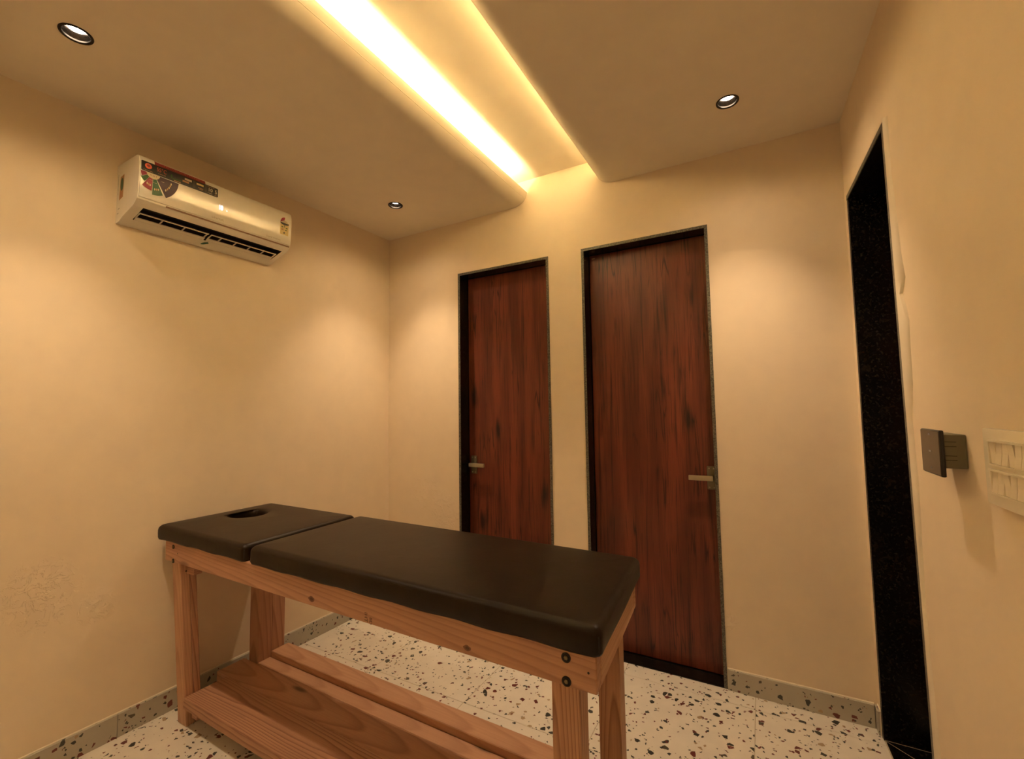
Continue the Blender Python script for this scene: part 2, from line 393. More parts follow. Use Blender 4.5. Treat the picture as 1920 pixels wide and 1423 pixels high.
box('ceiling_slab', 'ceil', ceil, -.25, 2.85, YR-.1, .14, H2+.04, H2+.12)

# --- cove LED strips, hidden behind the two lips
for x0, x1, lab in ((LIPL-.054, LIPL-.044, 'warm cove light strip behind the lip nearer the air conditioner'), (LIPR+.027, LIPR+.037, 'warm cove light strip behind the lip nearer the right doorway')):
    o = MB().box(x0, x1, YR+.03, -.17, H+.0352, H+.041).build('cove_light_strip', 'cove_led'); meta(o, lab, 'light strip', 'cove light strips')

# --- skirting of terrazzo pieces
HB = .087
def skirt(name, label, p0, p1, nrm, joints):
    p0, p1, nrm = Vector(p0), Vector(p1), Vector(nrm); L = (p1-p0).length; d = (p1-p0)/L
    pt = lambda a, b, z: tuple(p0+d*a+nrm*b+Vector((0, 0, z)))
    base = MB().add([pt(0, -.002, 0), pt(L, -.002, 0), pt(L, .006, 0), pt(0, .006, 0), pt(0, -.002, HB+.006), pt(L, -.002, HB+.006), pt(L, .003, HB+.002), pt(0, .003, HB+.002)], BF).build(name, 'plaster')
    meta(base, label, 'skirting', kind='structure')
    cuts = [0]+[j for j in joints if .02 < j < L-.02]+[L]
    for a, b in zip(cuts[:-1], cuts[1:]):
        a += .001; b -= .001
        mesh('skirting_tile', [pt(a, .002, .0005), pt(b, .002, .0005), pt(b, .011, .0005), pt(a, .011, .0005), pt(a, .002, HB), pt(b, .002, HB), pt(b, .011, HB-.001), pt(a, .011, HB-.001)], BF, 'terrazzo_skirt', base)
skirt('baseboard_left', 'speckled terrazzo skirting along the left wall', (xl(0), 0, 0), (xl(YR), YR, 0), (1, 0, 0), [.33+.545*i for i in range(7)])
skirt('baseboard_back_1', 'short terrazzo skirting between the corner and the narrower door', (0.012, 0, 0), (D1L-.002, 0, 0), (0, -1, 0), [.3])
skirt('baseboard_back_2', 'short terrazzo skirting between the two wooden doors', (D1R+.002, 0, 0), (D2L-.002, 0, 0), (0, -1, 0), [])
skirt('baseboard_back_3', 'terrazzo skirting between the right wooden door and the granite doorway', (D2R+.003, 0, 0), (W-.012, 0, 0), (0, -1, 0), [])
skirt('baseboard_right_1', 'tiny terrazzo skirting stub in the right corner', (W, -.0, 0), (xr(RY1+.006), RY1+.006, 0), (-1, 0, 0), [])
skirt('baseboard_right_2', 'terrazzo skirting along the right wall nearer the viewpoint', (xr(-.70), -.70, 0), (xr(YR), YR, 0), (-1, 0, 0), [.4+.545*i for i in range(5)])

# --- two wooden doors in granite frames
def door(name, label, x0, x1, zt, hand):
    e = empty(name, ((x0+x1)/2, .06, 0)); meta(e, label, 'door', kind='structure')
    t = .013; yf = -.004; yb = .122; yd = .086
    for xa, xb in ((x0, x0+t), (x1-t, x1)):
        j = box('door_jamb', 'granite', e, xa, xb, yf+.001, yb, 0, zt)
        box('pale_edge', 'granite_edge', j, xa-.0006, xb+.0006, yf-.0005, yf+.0012, 0, zt+.0005)
    j = box('door_head', 'granite', e, x0+t, x1-t, yf+.001, yb, zt-t, zt)
    box('pale_edge', 'granite_edge', j, x0, x1, yf-.0012, yf+.0010, zt-t, zt+.0008)
    box('door_sill', 'granite', e, x0+t, x1-t, yf, yb, -.004, .004)
    leaf = bevel_box('door_leaf', 'door', e, x0+t+.003, x1-t-.003, yd, yd+.033, .008, zt-t-.003, .0012, 1)
    # lever handle on its plate
    px0, px1 = (x0+.032, x0+.073) if hand < 0 else (x1-.046, x1-.006)
    z0, z1 = .851, .960
    if hand > 0: px0, px1 = x1-.055, x1-.015
    pl = bevel_box('handle_plate', 'plate_steel', e, px0, px1, yd-.007, yd, z0, z1, .0015, 2)
    for sx in (.008, -.008):
        for zz in (z0+.010, z1-.010):
            lathe('screw', 'steel', pl, ((px0+.010 if sx > 0 else px1-.010), yd-.007, zz), (0, -1, 0), [(.0036, -.001), (.0036, .0008), (.0020, .0016), (.0004, .0017)], 10)
    pc = (px0+px1)/2; zc = (z0+z1)/2+.002
    lathe('lever_neck', 'plate_steel', pl, (pc, yd-.006, zc), (0, -1, 0), [(.010, 0), (.010, .036)], 16, cap1=True)
    s = 1 if hand < 0 else -1
    a, b = pc-s*.011, pc+s*.098
    bevel_box('lever', 'steel', pl, min(a, b), max(a, b), yd-.050, yd-.036, zc-.0115, zc+.0115, .0030, 2)
    return e
d1 = door('door_1', 'narrower dark red wooden door, handle on its left, nearer the air conditioner', D1L, D1R, D1T, -1)
d2 = door('door_2', 'dark red wooden door, handle on its right, nearer the granite doorway', D2L, D2R, D2T, 1)
bevel_box('latch_tab', 'st_tan', d2, D2L+.030, D2L+.048, .083, .0875, D2T-.036, D2T-.031, .0008, 1)

# --- granite doorway in the right wall
e = empty('door_3', (xr(-.34, -.1), -.34, 0)); meta(e, 'tall doorway lined with glossy black granite in the right wall', 'doorway', kind='structure')
tg = .016
far = box('door_jamb', 'granite', e, -.002, WT+.02, RY1-tg, RY1, 0, RT, fn=fr_)
box('pale_edge', 'granite_edge', far, -.0030, -.0012, RY1-.005, RY1+.0006, 0, RT, fn=fr_)
near = mesh('door_jamb', [fr_(*p) for p in [(-.002, RY2B, 0), (WT+.02, RY2B, 0), (WT+.02, RY2B+tg, 0), (-.002, RY2B+tg, 0), (-.002, RY2T, RT), (WT+.02, RY2T, RT), (WT+.02, RY2T+tg, RT), (-.002, RY2T+tg, RT)]], BF, 'granite', e)
mesh('pale_edge', [fr_(*p) for p in [(-.0042, RY2B-.0006, 0), (-.0015, RY2B-.0006, 0), (-.0015, RY2B+tg, 0), (-.0042, RY2B+tg, 0), (-.0042, RY2T-.0006, RT), (-.0015, RY2T-.0006, RT), (-.0015, RY2T+tg, RT), (-.0042, RY2T+tg, RT)]], BF, 'granite_edge', near)
hd = box('door_head', 'granite', e, -.002, WT+.02, RY2T+tg, RY1-tg, RT-tg, RT, fn=fr_)
box('pale_edge', 'granite_edge', hd, -.0045, -.0015, RY2T, RY1, RT-tg, RT+.0006, fn=fr_)
# threshold of two mitred slabs
ya, yb = RY1-tg, RY2B+tg
mesh('door_sill', [fr_(*p) for p in [(.004, ya-.008, -.004), (.13, ya-.125, -.004), (.13, yb, -.004), (.004, yb, -.004), (.004, ya-.008, .002), (.13, ya-.125, .002), (.13, yb, .002), (.004, yb, .002)]], BF, 'granite', e)
mesh('door_sill', [fr_(*p) for p in [(.004, ya-.003, -.004), (WT+.02, ya-.003, -.004), (WT+.02, ya-.20, -.004), (.134, ya-.125, -.004), (.004, ya-.003, .002), (WT+.02, ya-.003, .002), (WT+.02, ya-.20, .002), (.134, ya-.125, .002)]], BF, 'granite', e)
box('sill_bed', 'grout', e, .0, WT+.02, RY2B, RY1, -.03, -.002, fn=fr_)
M['joint'] = plain('pale_sill_joint', (.30, .24, .16), .6)
mesh('sill_joint', [fr_(*p) for p in [(.004, ya-.0045, .0024), (.004, ya-.0085, .0024), (.131, ya-.126, .0024), (.135, ya-.125, .0024)]], [(0, 1, 2, 3)], 'joint', e)
mesh('sill_joint', [fr_(*p) for p in [(.0, ya-.0030, .0024), (.0, ya-.0002, .0024), (WT, ya-.0002, .0024), (WT, ya-.0030, .0024)]], [(0, 1, 2, 3)], 'joint', e)
bevel_box('door_leaf', 'door', e, .165, .20, RY2B+.018, RY1-tg-.002, .006, RT-tg-.002, .001, 1, fn=fr_)  # unseen leaf, added to close the opening against a light leak

# ================================================================== DOWNLIGHTS
def downlight(x, y):
    e = empty('recessed_downlight', (x, y, H))
    lathe('trim_ring', 'trim', e, (x, y, H), (0, 0, 1), [(.0335, .006), (.0335, -.001), (.036, -.0032), (.0405, -.0028), (.0415, -.0005), (.0415, .0008), (.038, .001), (.038, .010)], 36)
    lathe('reflector', 'reflector', e, (x, y, H), (0, 0, 1), [(.0335, .004), (.0305, .012), (.0235, .0195), (.023, .025)], 36)
    lathe('lens', 'lens', e, (x, y, H), (0, 0, 1), [(.0234, .0200), (.017, .0180), (.0001, .0172)], 28)
    return e
def spot(parent, x, y):       # tight beam plus the wider spill of the reflector
    for nm, en, size, blend in (('downlight_beam', SPOT_W, 82, .80), ('downlight_spill', SPILL_W, 144, 1.0)):
        l = bpy.data.lights.new(nm, 'SPOT'); l.energy = en; l.color = SPOT_COL; l.spot_size = math.radians(size); l.spot_blend = blend; l.shadow_soft_size = .018
        o = bpy.data.objects.new(nm, l); COL.objects.link(o); o.parent = parent; o.location = (0, 0, .012 if nm == 'downlight_beam' else -.006)
labs = ['bronze recessed ceiling spotlight above the air conditioner side, front left', 'bronze recessed ceiling spotlight nearest the far left corner', 'bronze recessed ceiling spotlight nearest the granite doorway', 'added ceiling spotlight, unseen behind the viewpoint, brightening the room']
proto = downlight(*LAMPS[0])
for i, (x, y) in enumerate(LAMPS):
    if i == 0: o = proto
    else:
        o = proto.copy(); COL.objects.link(o); o.location = (x, y, H)
        for ch in [c for c in proto.children if c.type == 'MESH']:
            c = ch.copy(); COL.objects.link(c); c.parent = o
    meta(o, labs[i], 'spotlight', 'recessed ceiling spotlights')
    spot(o, x, y)

# ================================================================== MASSAGE TABLE
TA = Vector((.052, -1.311, 0)); TX = Vector((.99993, -.01196, 0)); TY = Vector((.01196, .99993, 0))
def T(u, v, z): return TA+TX*(u*(1-.045*max(0, v)))+TY*v+Vector((0, 0, z))
table = empty('massage_table', T(.92, .23, 0)); meta(table, 'pine massage table with dark brown padded top and slatted lower shelf', 'massage table')
def board(name, mat, u0, u1, v0, v1, z0, z1, axis, fn=None, parent=None, r=.0025):
    """bevelled timber with grain coordinates along the given axis (0 u, 1 v, 2 z)"""
    bm = bmesh.new(); bmesh.ops.create_cube(bm, size=1); L = (u1-u0, v1-v0, z1-z0)
    for q in bm.verts: q.co = Vector((u0+(q.co.x+.5)*L[0], v0+(q.co.y+.5)*L[1], z0+(q.co.z+.5)*L[2]))
    es = [e_ for e_ in bm.edges if abs((e_.verts[0].co-e_.verts[1].co)[axis]) > 1e-6]
    n = max(1, int(L[axis]/.16))
    if n > 1: bmesh.ops.subdivide_edges(bm, edges=es, cuts=n-1)
    rim = [e_ for e_ in bm.edges if len(e_.link_faces) == 2 and e_.calc_face_angle() > 1]
    bmesh.ops.bevel(bm, geom=rim, offset=r, segments=1, affect='EDGES')
    off = Vector((random.uniform(0, 9), random.uniform(-.03, .03), random.uniform(.02, .06)))
    vs, gs = [], []
    c0 = Vector(((u0+u1)/2, (v0+v1)/2, (z0+z1)/2))
    for q in bm.verts:
        p = q.co.copy(); vs.append(fn(*p) if fn else T(*p)); d = p-c0
        o_ = [i for i in range(3) if i != axis]; gs.append(tuple(Vector((p[axis], d[o_[0]], d[o_[1]]))+off))
    bm.verts.index_update(); fs = [tuple(q.index for q in f_.verts) for f_ in bm.faces]; bm.free()
    return mesh(name, vs, fs, mat, parent or table, 40, gs)
ZT, ZB, LT, VB = .730, .651, 1.838, .458
rf = board('long_rail', 'pine', 0, LT, 0, .034, ZB, ZT, 0)
rb = board('long_rail', 'pine', 0, LT, VB-.034, VB, ZB, ZT, 0)
board('end_rail', 'pine_pale', LT-.034, LT+.0005, .0345, VB-.0345, ZB, ZT, 1)
board('end_rail', 'pine_pale', 0, .034, .0345, VB-.0345, ZB, ZT, 1)
board('top_board', 'pine_pale', .035, LT-.035, .035, VB-.035, ZT-.014, ZT-.001, 0)
# legs (the front left one leans a little)
lean = lambda u, v, z: T(u, v+.040*(1-z/.65), z)
lg = board('leg', 'pine_pale', .035, .100, .010, .042, 0, ZB, 2, lean)
board('leg_board', 'pine_strong', .037, .1005, .0425, .068, 0, ZB, 2, lean, lg)
board('leg', 'pine_strong', 1.731, 1.797, .008, .068, 0, ZB, 2)
board('leg', 'pine_strong', 1.732, 1.798, .385, .448, 0, ZB, 2)
lb = board('leg', 'pine', .052, .118, .392, .456, 0, ZB, 2)
board('leg_board', 'pine', .050, .119, .326, .3915, 0, ZB, 2, None, lb)
# shelf
board('shelf_plank', 'pine_strong', .1015, 1.80, .036, .200, .078, .120, 0)
board('shelf_plank', 'pine', .022, 1.72, .201, .322, .078, .120, 0)
board('shelf_plank', 'pine_pale', .120, 1.76, .323, .386, .078, .120, 0)
board('shelf_plank', 'pine_pale', .122, 1.70, .387, .474, .100, .145, 0)
board('shelf_bearer', 'pine', .119, .160, .060, .450, .036, .0775, 1)
board('shelf_bearer', 'pine', 1.688, 1.730, .060, .440, .036, .0775, 1)
board('corner_block', 'pine', .101, .150, .036, .070, .600, ZB-.001, 0)
# bolts, nail heads, stamps
for u, z, r in ((1.770, .711, .0108), (1.770, .662, .0108), (.066, .712, .0085), (.068, .657, .0085)):
    b = lathe('bolt', 'bolt_dark', rf, T(u, -.0004, z), -TY, [(r, -.002), (r, .0012), (r*.82, .0020), (r*.62, .0006), (r*.60, .0004)], 24, cap1=True)
    lathe('bolt_head', 'bolt', b, T(u, -.0006, z), -TY, [(r*.46, 0), (r*.46, .0020), (r*.34, .0030), (r*.1, .0030)], 6, cap1=True, smooth=20)
for u, z in ((1.820, .692), (.100, .690)): lathe('nail_head', 'bolt_dark', rf, T(u, 0, z), -TY, [(.0026, -.001), (.0026, .0004), (.0005, .0006)], 10, cap1=True)
for u, v, z in ((.1008, .030, .612), (.1008, .052, .596), (.1008, .050, .634)): lathe('nail_hole', 'hole', lg, lean(u, v, z), TX, [(.0028, -.001), (.0028, .0006)], 10, cap1=True)
text('timber_stamp', 'IHT', T(1.163, -.0007, .668), Vector((0, 0, -1)), TX, .017, 'stamp', rf, 1.0)
text('timber_stamp', 'BD', T(1.182, -.0007, .661), Vector((0, 0, -1)), TX, .015, 'stamp', rf, 1.0)
M['knot'] = plain('timber_knot', (.15, .062, .036), .6); M['knot_core'] = plain('timber_knot_core', (.07, .027, .016), .6)
for u_, z_, k_ in ((.926, .672, 1.0), (1.51, .668, .8)):
    kn = mesh('knot', [T(u_+k_*.014*math.cos(t*.4488)*(1+.15*math.sin(t*2.1)), -.0004, z_+k_*.0085*math.sin(t*.4488)*(1+.12*math.cos(t*1.7))) for t in range(14)], [tuple(range(14))], 'knot', rf)
    mesh('knot_core', [T(u_+.001+k_*.0075*math.cos(t*.6283), -.0007, z_+k_*.0045*math.sin(t*.6283)*(1+.2*math.cos(t*2.3))) for t in range(10)], [tuple(range(10))], 'knot_core', kn)

# cushions
def rr_loop(u0, u1, v0, v1, r, m=28, k=6):
    pts = []; r = max(r, .0015)
    cs = [((u1-r, v0+r), -90), ((u1-r, v1-r), 0), ((u0+r, v1-r), 90), ((u0+r, v0+r), 180)]
    sides = [((u0+r, v0), (u1-r, v0)), ((u1, v0+r), (u1, v1-r)), ((u1-r, v1), (u0+r, v1)), ((u0, v1-r), (u0, v0+r))]
    for s_ in range(4):
        (ax, ay), (bx, by) = sides[s_]
        for i in range(m): t = i/m; pts.append((ax+(bx-ax)*t, ay+(by-ay)*t))
        (cx_, cy_), a0 = cs[s_]
        for i in range(k): t = math.radians(a0+90*i/k); pts.append((cx_+r*math.cos(t), cy_+r*math.sin(t)))
    return pts
def cushion(name, label, u0, u1, v0, v1, z0, z1, hole=None):
    rc = .020; re = .022; prof = [(.010, z0), (.003, z0+.001), (.0, z0+.008)]
    for i in range(1, 9): t = math.pi/2*i/8; prof.append((re*(1-math.cos(t)), z1-.003-re*.92+re*.92*math.sin(t)))
    prof += [(.060, z1-.0012), (.10, z1)]
    v = []; f = []; N = None
    for ins, z in prof:
        lp = rr_loop(u0+ins, u1-ins, v0+ins, v1-ins, rc-ins*.6); N = len(lp)
        for a, b in lp:
            wob = .0016*math.sin(a*31+b*17)*math.exp(-((z-z0)/.010)**2)
            v.append(T(a, b, z+wob))
    rings = len(prof)
    if hole:
        hu, hv, hr = hole; base = rr_loop(u0+.10, u1-.10, v0+.10, v1-.10, .002)
        hp = [(hr+.020, z1-.0005), (hr+.008, z1-.003), (hr+.001, z1-.010), (hr-.002, z1-.022), (hr-.004, z0+.010), (hr*.5, z0+.006)]
        outer = [Vector(b) for b in base]
        for j, t in enumerate((.35, .7)):
            for b in outer:
                d = b-Vector((hu, hv)); tgt = Vector((hu, hv))+d.normalized()*(hr+.020); q = b.lerp(tgt, t); v.append(T(q.x, q.y, z1))
            rings += 1
        for j, (r_, z) in enumerate(hp):
            for i, b in enumerate(outer):
                d = (b-Vector((hu, hv))).normalized(); an = math.atan2(d.y, d.x)
                pl = (.0024*math.sin(an*44) if 2 <= j <= 4 else 0); v.append(T(hu+d.x*(r_+pl), hv+d.y*(r_+pl)*.92, z))
            rings += 1
    for i in range(rings-1):
        for k in range(N): k2 = (k+1) % N; f.append((i*N+k, i*N+k2, (i+1)*N+k2, (i+1)*N+k))
    f.append(tuple((rings-1)*N+k for k in range(N)))
    o = mesh(name, v, f, 'leather', table, 60)
    o['label'] = label
    # stitched tuck at the near right corner
    c = rc*.2929
    for (cu_, cv_, su, sv) in ((u1-c, v0+c, 1, -1), (u0+c, v0+c, -1, -1)):
        vs = []
        for i in range(9):
            t = i/8; z = z0+.006+t*(z1-z0-.020); ins = 0 if t < .75 else .006*((t-.75)/.25)**2; wd = .0026*math.sin(math.pi*(.12+.8*t))
            for s_ in (-1, 1): vs.append(T(cu_+su*(.0009-ins)-s_*sv*wd*.7, cv_+sv*(.0009-ins)+s_*su*wd*.7, z))
        mesh('corner_seam', vs, [(2*i, 2*i+1, 2*i+3, 2*i+2) for i in range(8)], 'seam', o)
    return o
head = cushion('head_cushion', 'dark brown padded head section with a face hole', -.060, .574, -.010, .490, ZT, ZT+.061, hole=(.096, .280, .080))
mainc = cushion('body_cushion', 'long dark brown padded body section', .604, 1.852, -.012, .486, ZT, ZT+.064)

# ================================================================== AIR CONDITIONER
Y0, Y1 = -1.490, -.858
ac = empty('air_conditioner', (xl(-1.17), -1.17, 2.015)); meta(ac, 'white wall mounted split air conditioner with promotional stickers showing 18', 'air conditioner')
fa = lambda o_, y, z: (xl(y)+o_, y, z)
PR = [(.000, 2.016), (.028, 2.019), (.058, 2.032), (.148, 2.058), (.166, 2.067), (.178, 2.079), (.184, 2.105), (.186, 2.145), (.188, 2.190), (.187, 2.225), (.182, 2.245), (.172, 2.2535), (.160, 2.255), (0, 2.255)]
VY0, VY1 = -1.457, -.880
v = []; f = []; ys = (Y0, VY0, VY1, Y1); n = len(PR)
for y in ys: v += [fa(o_, y, z) for o_, z in PR]
for s_ in range(3):
    for i in range(n-1):
        if s_ == 1 and i == 2: continue
        f.append((s_*n+i, s_*n+i+1, (s_+1)*n+i+1, (s_+1)*n+i))
f += [tuple(range(n)), tuple(3*n+i for i in range(n))]
body = mesh('body', v, f, 'ac_white', ac, 32)
# vent duct behind the opening
CV = [(.058, 2.032), (.060, 2.085), (.085, 2.108), (.125, 2.108), (.146, 2.085), (.148, 2.058)]; n = len(CV)
mesh('vent_duct', [fa(o_, y, z) for y in (VY0, VY1) for o_, z in CV], [(i, i+1, n+i+1, n+i) for i in range(n-1)]+[tuple(range(n)), tuple(n+i for i in range(n))], 'ac_dark', ac)
for (a, b) in ((VY0+.004, -1.198), (-1.188, VY1-.004)):
    lv = mesh('louvre_blade', [fa(*p) for p in [(.060, a, 2.0315), (.076, a, 2.0365), (.076, a, 2.0400), (.060, a, 2.0350), (.060, b, 2.0315), (.076, b, 2.0365), (.076, b, 2.0400), (.060, b, 2.0350)]], [(0, 1, 2, 3), (7, 6, 5, 4), (0, 4, 5, 1), (1, 5, 6, 2), (2, 6, 7, 3), (3, 7, 4, 0)], 'ac_white', ac)
    mesh('louvre_rail', [fa(*p) for p in [(.104, a, 2.046), (.110, a, 2.0478), (.109, a, 2.0508), (.103, a, 2.049), (.104, b, 2.046), (.110, b, 2.0478), (.109, b, 2.0508), (.103, b, 2.049)]], [(0, 1, 2, 3), (7, 6, 5, 4), (0, 4, 5, 1), (1, 5, 6, 2), (2, 6, 7, 3), (3, 7, 4, 0)], 'ac_white', lv)
for y in (-1.452, -1.372, -1.290, -1.203, -1.186, -1.143, -1.077, -1.012, -.945, -.886):
    wv = .0022
    mesh('louvre_divider', [fa(*p) for p in [(.070, y-wv, 2.037), (.106, y-wv, 2.0465), (.106, y-wv, 2.0500), (.070, y-wv, 2.0405), (.070, y+wv, 2.037), (.106, y+wv, 2.0465), (.106, y+wv, 2.0500), (.070, y+wv, 2.0405)]], [(0, 1, 2, 3), (7, 6, 5, 4), (0, 4, 5, 1), (1, 5, 6, 2), (2, 6, 7, 3), (3, 7, 4, 0)], 'ac_white', ac)
# front panel, a little proud of the body
PP = [(.176, 2.0835), (.1828, 2.088), (.1868, 2.106), (.1880, 2.125), (.1893, 2.145), (.1908, 2.170), (.1917, 2.190), (.1921, 2.210), (.1912, 2.2265), (.1862, 2.243), (.1805, 2.2492)]
n = len(PP)
mesh('front_panel', [fa(o_, y, z) for y in (Y0+.004, Y1-.004) for o_, z in PP], [(i, i+1, n+i+1, n+i) for i in range(n-1)]+[tuple(range(n)), tuple(n+i for i in range(n)), (0, n, 2*n-1, n-1)], 'ac_panel', ac, 30)
mesh('panel_gap', [fa(*p) for p in [(.1775, -1.395, 2.0765), (.1800, -1.395, 2.0830), (.1800, Y1-.004, 2.0830), (.1775, Y1-.004, 2.0765)]], [(0, 1, 2, 3)], 'ac_gap', ac)
mesh('casing_seam', [fa(*p) for p in [(.012, Y0-.0004, 2.13), (.0135, Y0-.0004, 2.13), (.0135, Y0-.0004, 2.215), (.012, Y0-.0004, 2.215)]], [(0, 1, 2, 3)], 'ac_dark', ac)
for o_, z in ((.018, 2.052), (.026, 2.070)): mesh('casing_notch', [fa(*p) for p in [(o_-.009, Y0-.0004, z-.001), (o_+.006, Y0-.0004, z+.001), (o_+.006, Y0-.0004, z+.003), (o_-.009, Y0-.0004, z+.0005)]], [(0, 1, 2, 3)], 'ac_dark', ac)
mesh('teal_tag', [fa(*p) for p in [(.050, -1.190, 2.0245), (.056, -1.176, 2.0285), (.050, -1.170, 2.0245), (.034, -1.184, 2.0195), (.030, -1.194, 2.0180), (.036, -1.196, 2.0205)]], [(0, 1, 2, 3, 4, 5)], 'teal', ac)
def poff(z):
    for (a, za), (b, zb) in zip(PP[:-1], PP[1:]):
        if za <= z <= zb: return a+(b-a)*(z-za)/(zb-za)
    return PP[-1][0] if z > PP[-1][1] else PP[0][0]
LAY = .0007
def sticker(name, mat, pts, layer=1, parent=None):
    """flat film following the front panel: (y, z) outline"""
    bm = bmesh.new(); vs = [bm.verts.new((0, y, z)) for y, z in pts]; bm.faces.new(vs)
    for zc in (2.106, 2.125, 2.145, 2.170, 2.190, 2.210, 2.2265, 2.243): bmesh.ops.bisect_plane(bm, geom=bm.verts[:]+bm.edges[:]+bm.faces[:], plane_co=(0, 0, zc), plane_no=(0, 0, 1))
    bm.verts.index_update(); vv = [fa(poff(q.co.z)+LAY*layer, q.co.y, q.co.z) for q in bm.verts]; ff = [tuple(q.index for q in f_.verts) for f_ in bm.faces]; bm.free()
    return mesh(name, vv, ff, mat, parent or ac)
rect = lambda y0, y1, z0, z1: [(y0, z0), (y1, z0), (y1, z1), (y0, z1)]
def rrect(y0, y1, z0, z1, r): return [(y0+r, z0), (y1-r, z0), (y1, z0+r), (y1, z1-r), (y1-r, z1), (y0+r, z1), (y0, z1-r), (y0, z0+r)]
def disc(yc, zc, ry, rz, n=20, a0=0, a1=360): return [(yc+ry*math.cos(math.radians(a0+(a1-a0)*i/n)), zc+rz*math.sin(math.radians(a0+(a1-a0)*i/n))) for i in range(n + (0 if a1-a0 == 360 else 1))]
def ptext(name, body, y, z, size, mat, layer, parent, sx=1.0, bold=0.0): return text(name, body, fa(poff(z)+LAY*layer, y, z), (LA, 1, 0), (0, 0, 1), size, mat, parent, sx, bold)
# long black feature strip with a red banner on top
bs = sticker('feature_sticker', 'st_black', rrect(-1.4855, -1.209, 2.1905, 2.2305, .003), 1)
sticker('red_banner', 'st_red', [(-1.442, 2.2300), (-1.259, 2.2300), (-1.259, 2.2445), (-1.431, 2.2445), (-1.442, 2.2470)], 1.3, bs)
ptext('banner_print', '5 IN 1 CONVERTIBLE COOLING', -1.345, 2.2370, .0095, 'st_redtext', 2.0, bs, .98)
sticker('orange_oval', 'st_orange', disc(-1.463, 2.2135, .0115, .0110), 2, bs)
sticker('oval_core', 'st_red', disc(-1.463, 2.2145, .0055, .0050), 2.6, bs)
ptext('temperature_print', '55\u00b0C', -1.419, 2.2135, .0225, 'st_orange', 2, bs, .72)
def caption(y0, y1, z, h, mt, layer=2, parent=bs):      # rows of print too small to read
    n_ = max(3, int((y1-y0)/.0042))
    for k in range(n_):
        a = y0+(y1-y0)*k/n_; sticker('caption_print', mt, rect(a, a+(y1-y0)/n_*(.55+.3*((k*5) % 3)/2), z-h/2, z+h/2), layer, parent)
caption(-1.478, -1.446, 2.1955, .0020, 'st_tan'); caption(-1.430, -1.404, 2.1985, .0020, 'st_tan')
sticker('leaf_mark', 'st_olive', disc(-1.385, 2.2085, .003, .008), 2, bs)
sticker('leaf_mark', 'st_olive', [(-1.383, 2.198), (-1.352, 2.2015), (-1.352, 2.2050), (-1.380, 2.2020)], 2, bs)
for y0, y1, z0, z1, mt in ((-1.338, -1.312, 2.2140, 2.2225, 'st_cream'), (-1.346, -1.322, 2.2035, 2.2110, 'st_tan'), (-1.294, -1.267, 2.2135, 2.2215, 'st_yellow'), (-1.376, -1.352, 2.1935, 2.1965, 'st_tan'), (-1.336, -1.316, 2.1945, 2.1970, 'st_grey'), (-1.288, -1.268, 2.2020, 2.2040, 'st_tan'), (-1.284, -1.270, 2.1975, 2.1990, 'st_tan'), (-1.308, -1.298, 2.1925, 2.2290, 'st_grey'), (-1.262, -1.254, 2.1925, 2.2290, 'st_grey')):
    sticker('icon_block', mt, rect(y0, y1, z0, z1), 2, bs)
ptext('warranty_print', '10', -1.2405, 2.2110, .0225, 'st_cream', 2, bs, .85, .012)
ptext('warranty_print', '5', -1.2180, 2.2100, .0235, 'st_cream', 2, bs, .85, .012)
caption(-1.250, -1.230, 2.1970, .0022, 'st_cream'); caption(-1.2235, -1.2135, 2.1960, .0022, 'st_tan'); caption(-1.250, -1.222, 2.2250, .0018, 'st_tan')
# fan shaped sticker
fan = empty('fan_sticker', fa(.19, -1.44, 2.19), ac)
FC = (-1.4460, 2.1895)
def wedge(mat, r0, r1y, r1z, a0, a1, layer=1): 
    pts = [(FC[0]+r0*math.cos(math.radians(a)), FC[1]+r0*.80*math.sin(math.radians(a))) for a in (a1, (a0+a1)/2, a0)]
    pts += [(FC[0]+r1y*math.cos(math.radians(a0+(a1-a0)*i/6)), FC[1]+r1z*math.sin(math.radians(a0+(a1-a0)*i/6))) for i in range(7)]
    return pts
for mt, r1, rz, a0, a1 in (('st_maroon', .041, .041, 181, 215), ('st_olive', .047, .047, 217, 246), ('st_maroon', .060, .068, 236, 268), ('st_green', .074, .082, 270, 299), ('st_purple', .087, .092, 306, 358)):
    if mt == 'st_olive': a0, a1 = 212, 236
    if (mt, r1) == ('st_maroon', .041): a0, a1 = 182, 210
    if mt == 'st_purple': a0, a1 = 302, 358.5
    w_ = [(FC[0]+q*math.cos(math.radians(a)), FC[1]+q2*math.sin(math.radians(a))) for q, q2, a in [(.014, .012, a1+1.2), (.014, .012, a0-1.2)]+[(r1+.0016, rz+.0018, a0-1.2+(a1-a0+2.4)*i/6) for i in range(7)]]
    b_ = sticker('segment_border', 'st_white', w_, 1.0, fan)
    sticker('segment', mt, wedge(mt, .016, r1, rz, a0, a1), 1.9, fan)
    am = math.radians((a0+a1)/2)
    if r1 > .055:
        for k in range(5 if mt == 'st_purple' else 3):
            t = am+math.radians(((k-2)*8 if mt == 'st_purple' else (k-1)*7)); q = .72
            yc, zc = FC[0]+r1*q*math.cos(t), FC[1]+rz*q*math.sin(t)
            sticker('figure_print', 'st_tan' if k % 2 else 'st_cream', disc(yc, zc, .0024, .0048, 8), 2.7, fan)
        yc, zc = FC[0]+r1*.42*math.cos(am), FC[1]+rz*.42*math.sin(am); caption(yc-.006, yc+.006, zc, .0016, 'st_cream', 2.7, fan)
sticker('fan_hub', 'st_cream', disc(FC[0], FC[1]+.0005, .0225, .021, 14, 180, 360), 2.4, fan)
ptext('hub_print', '5 in 1', FC[0]+.001, FC[1]-.0080, .0120, 'st_maroon', 3.0, fan, .85)
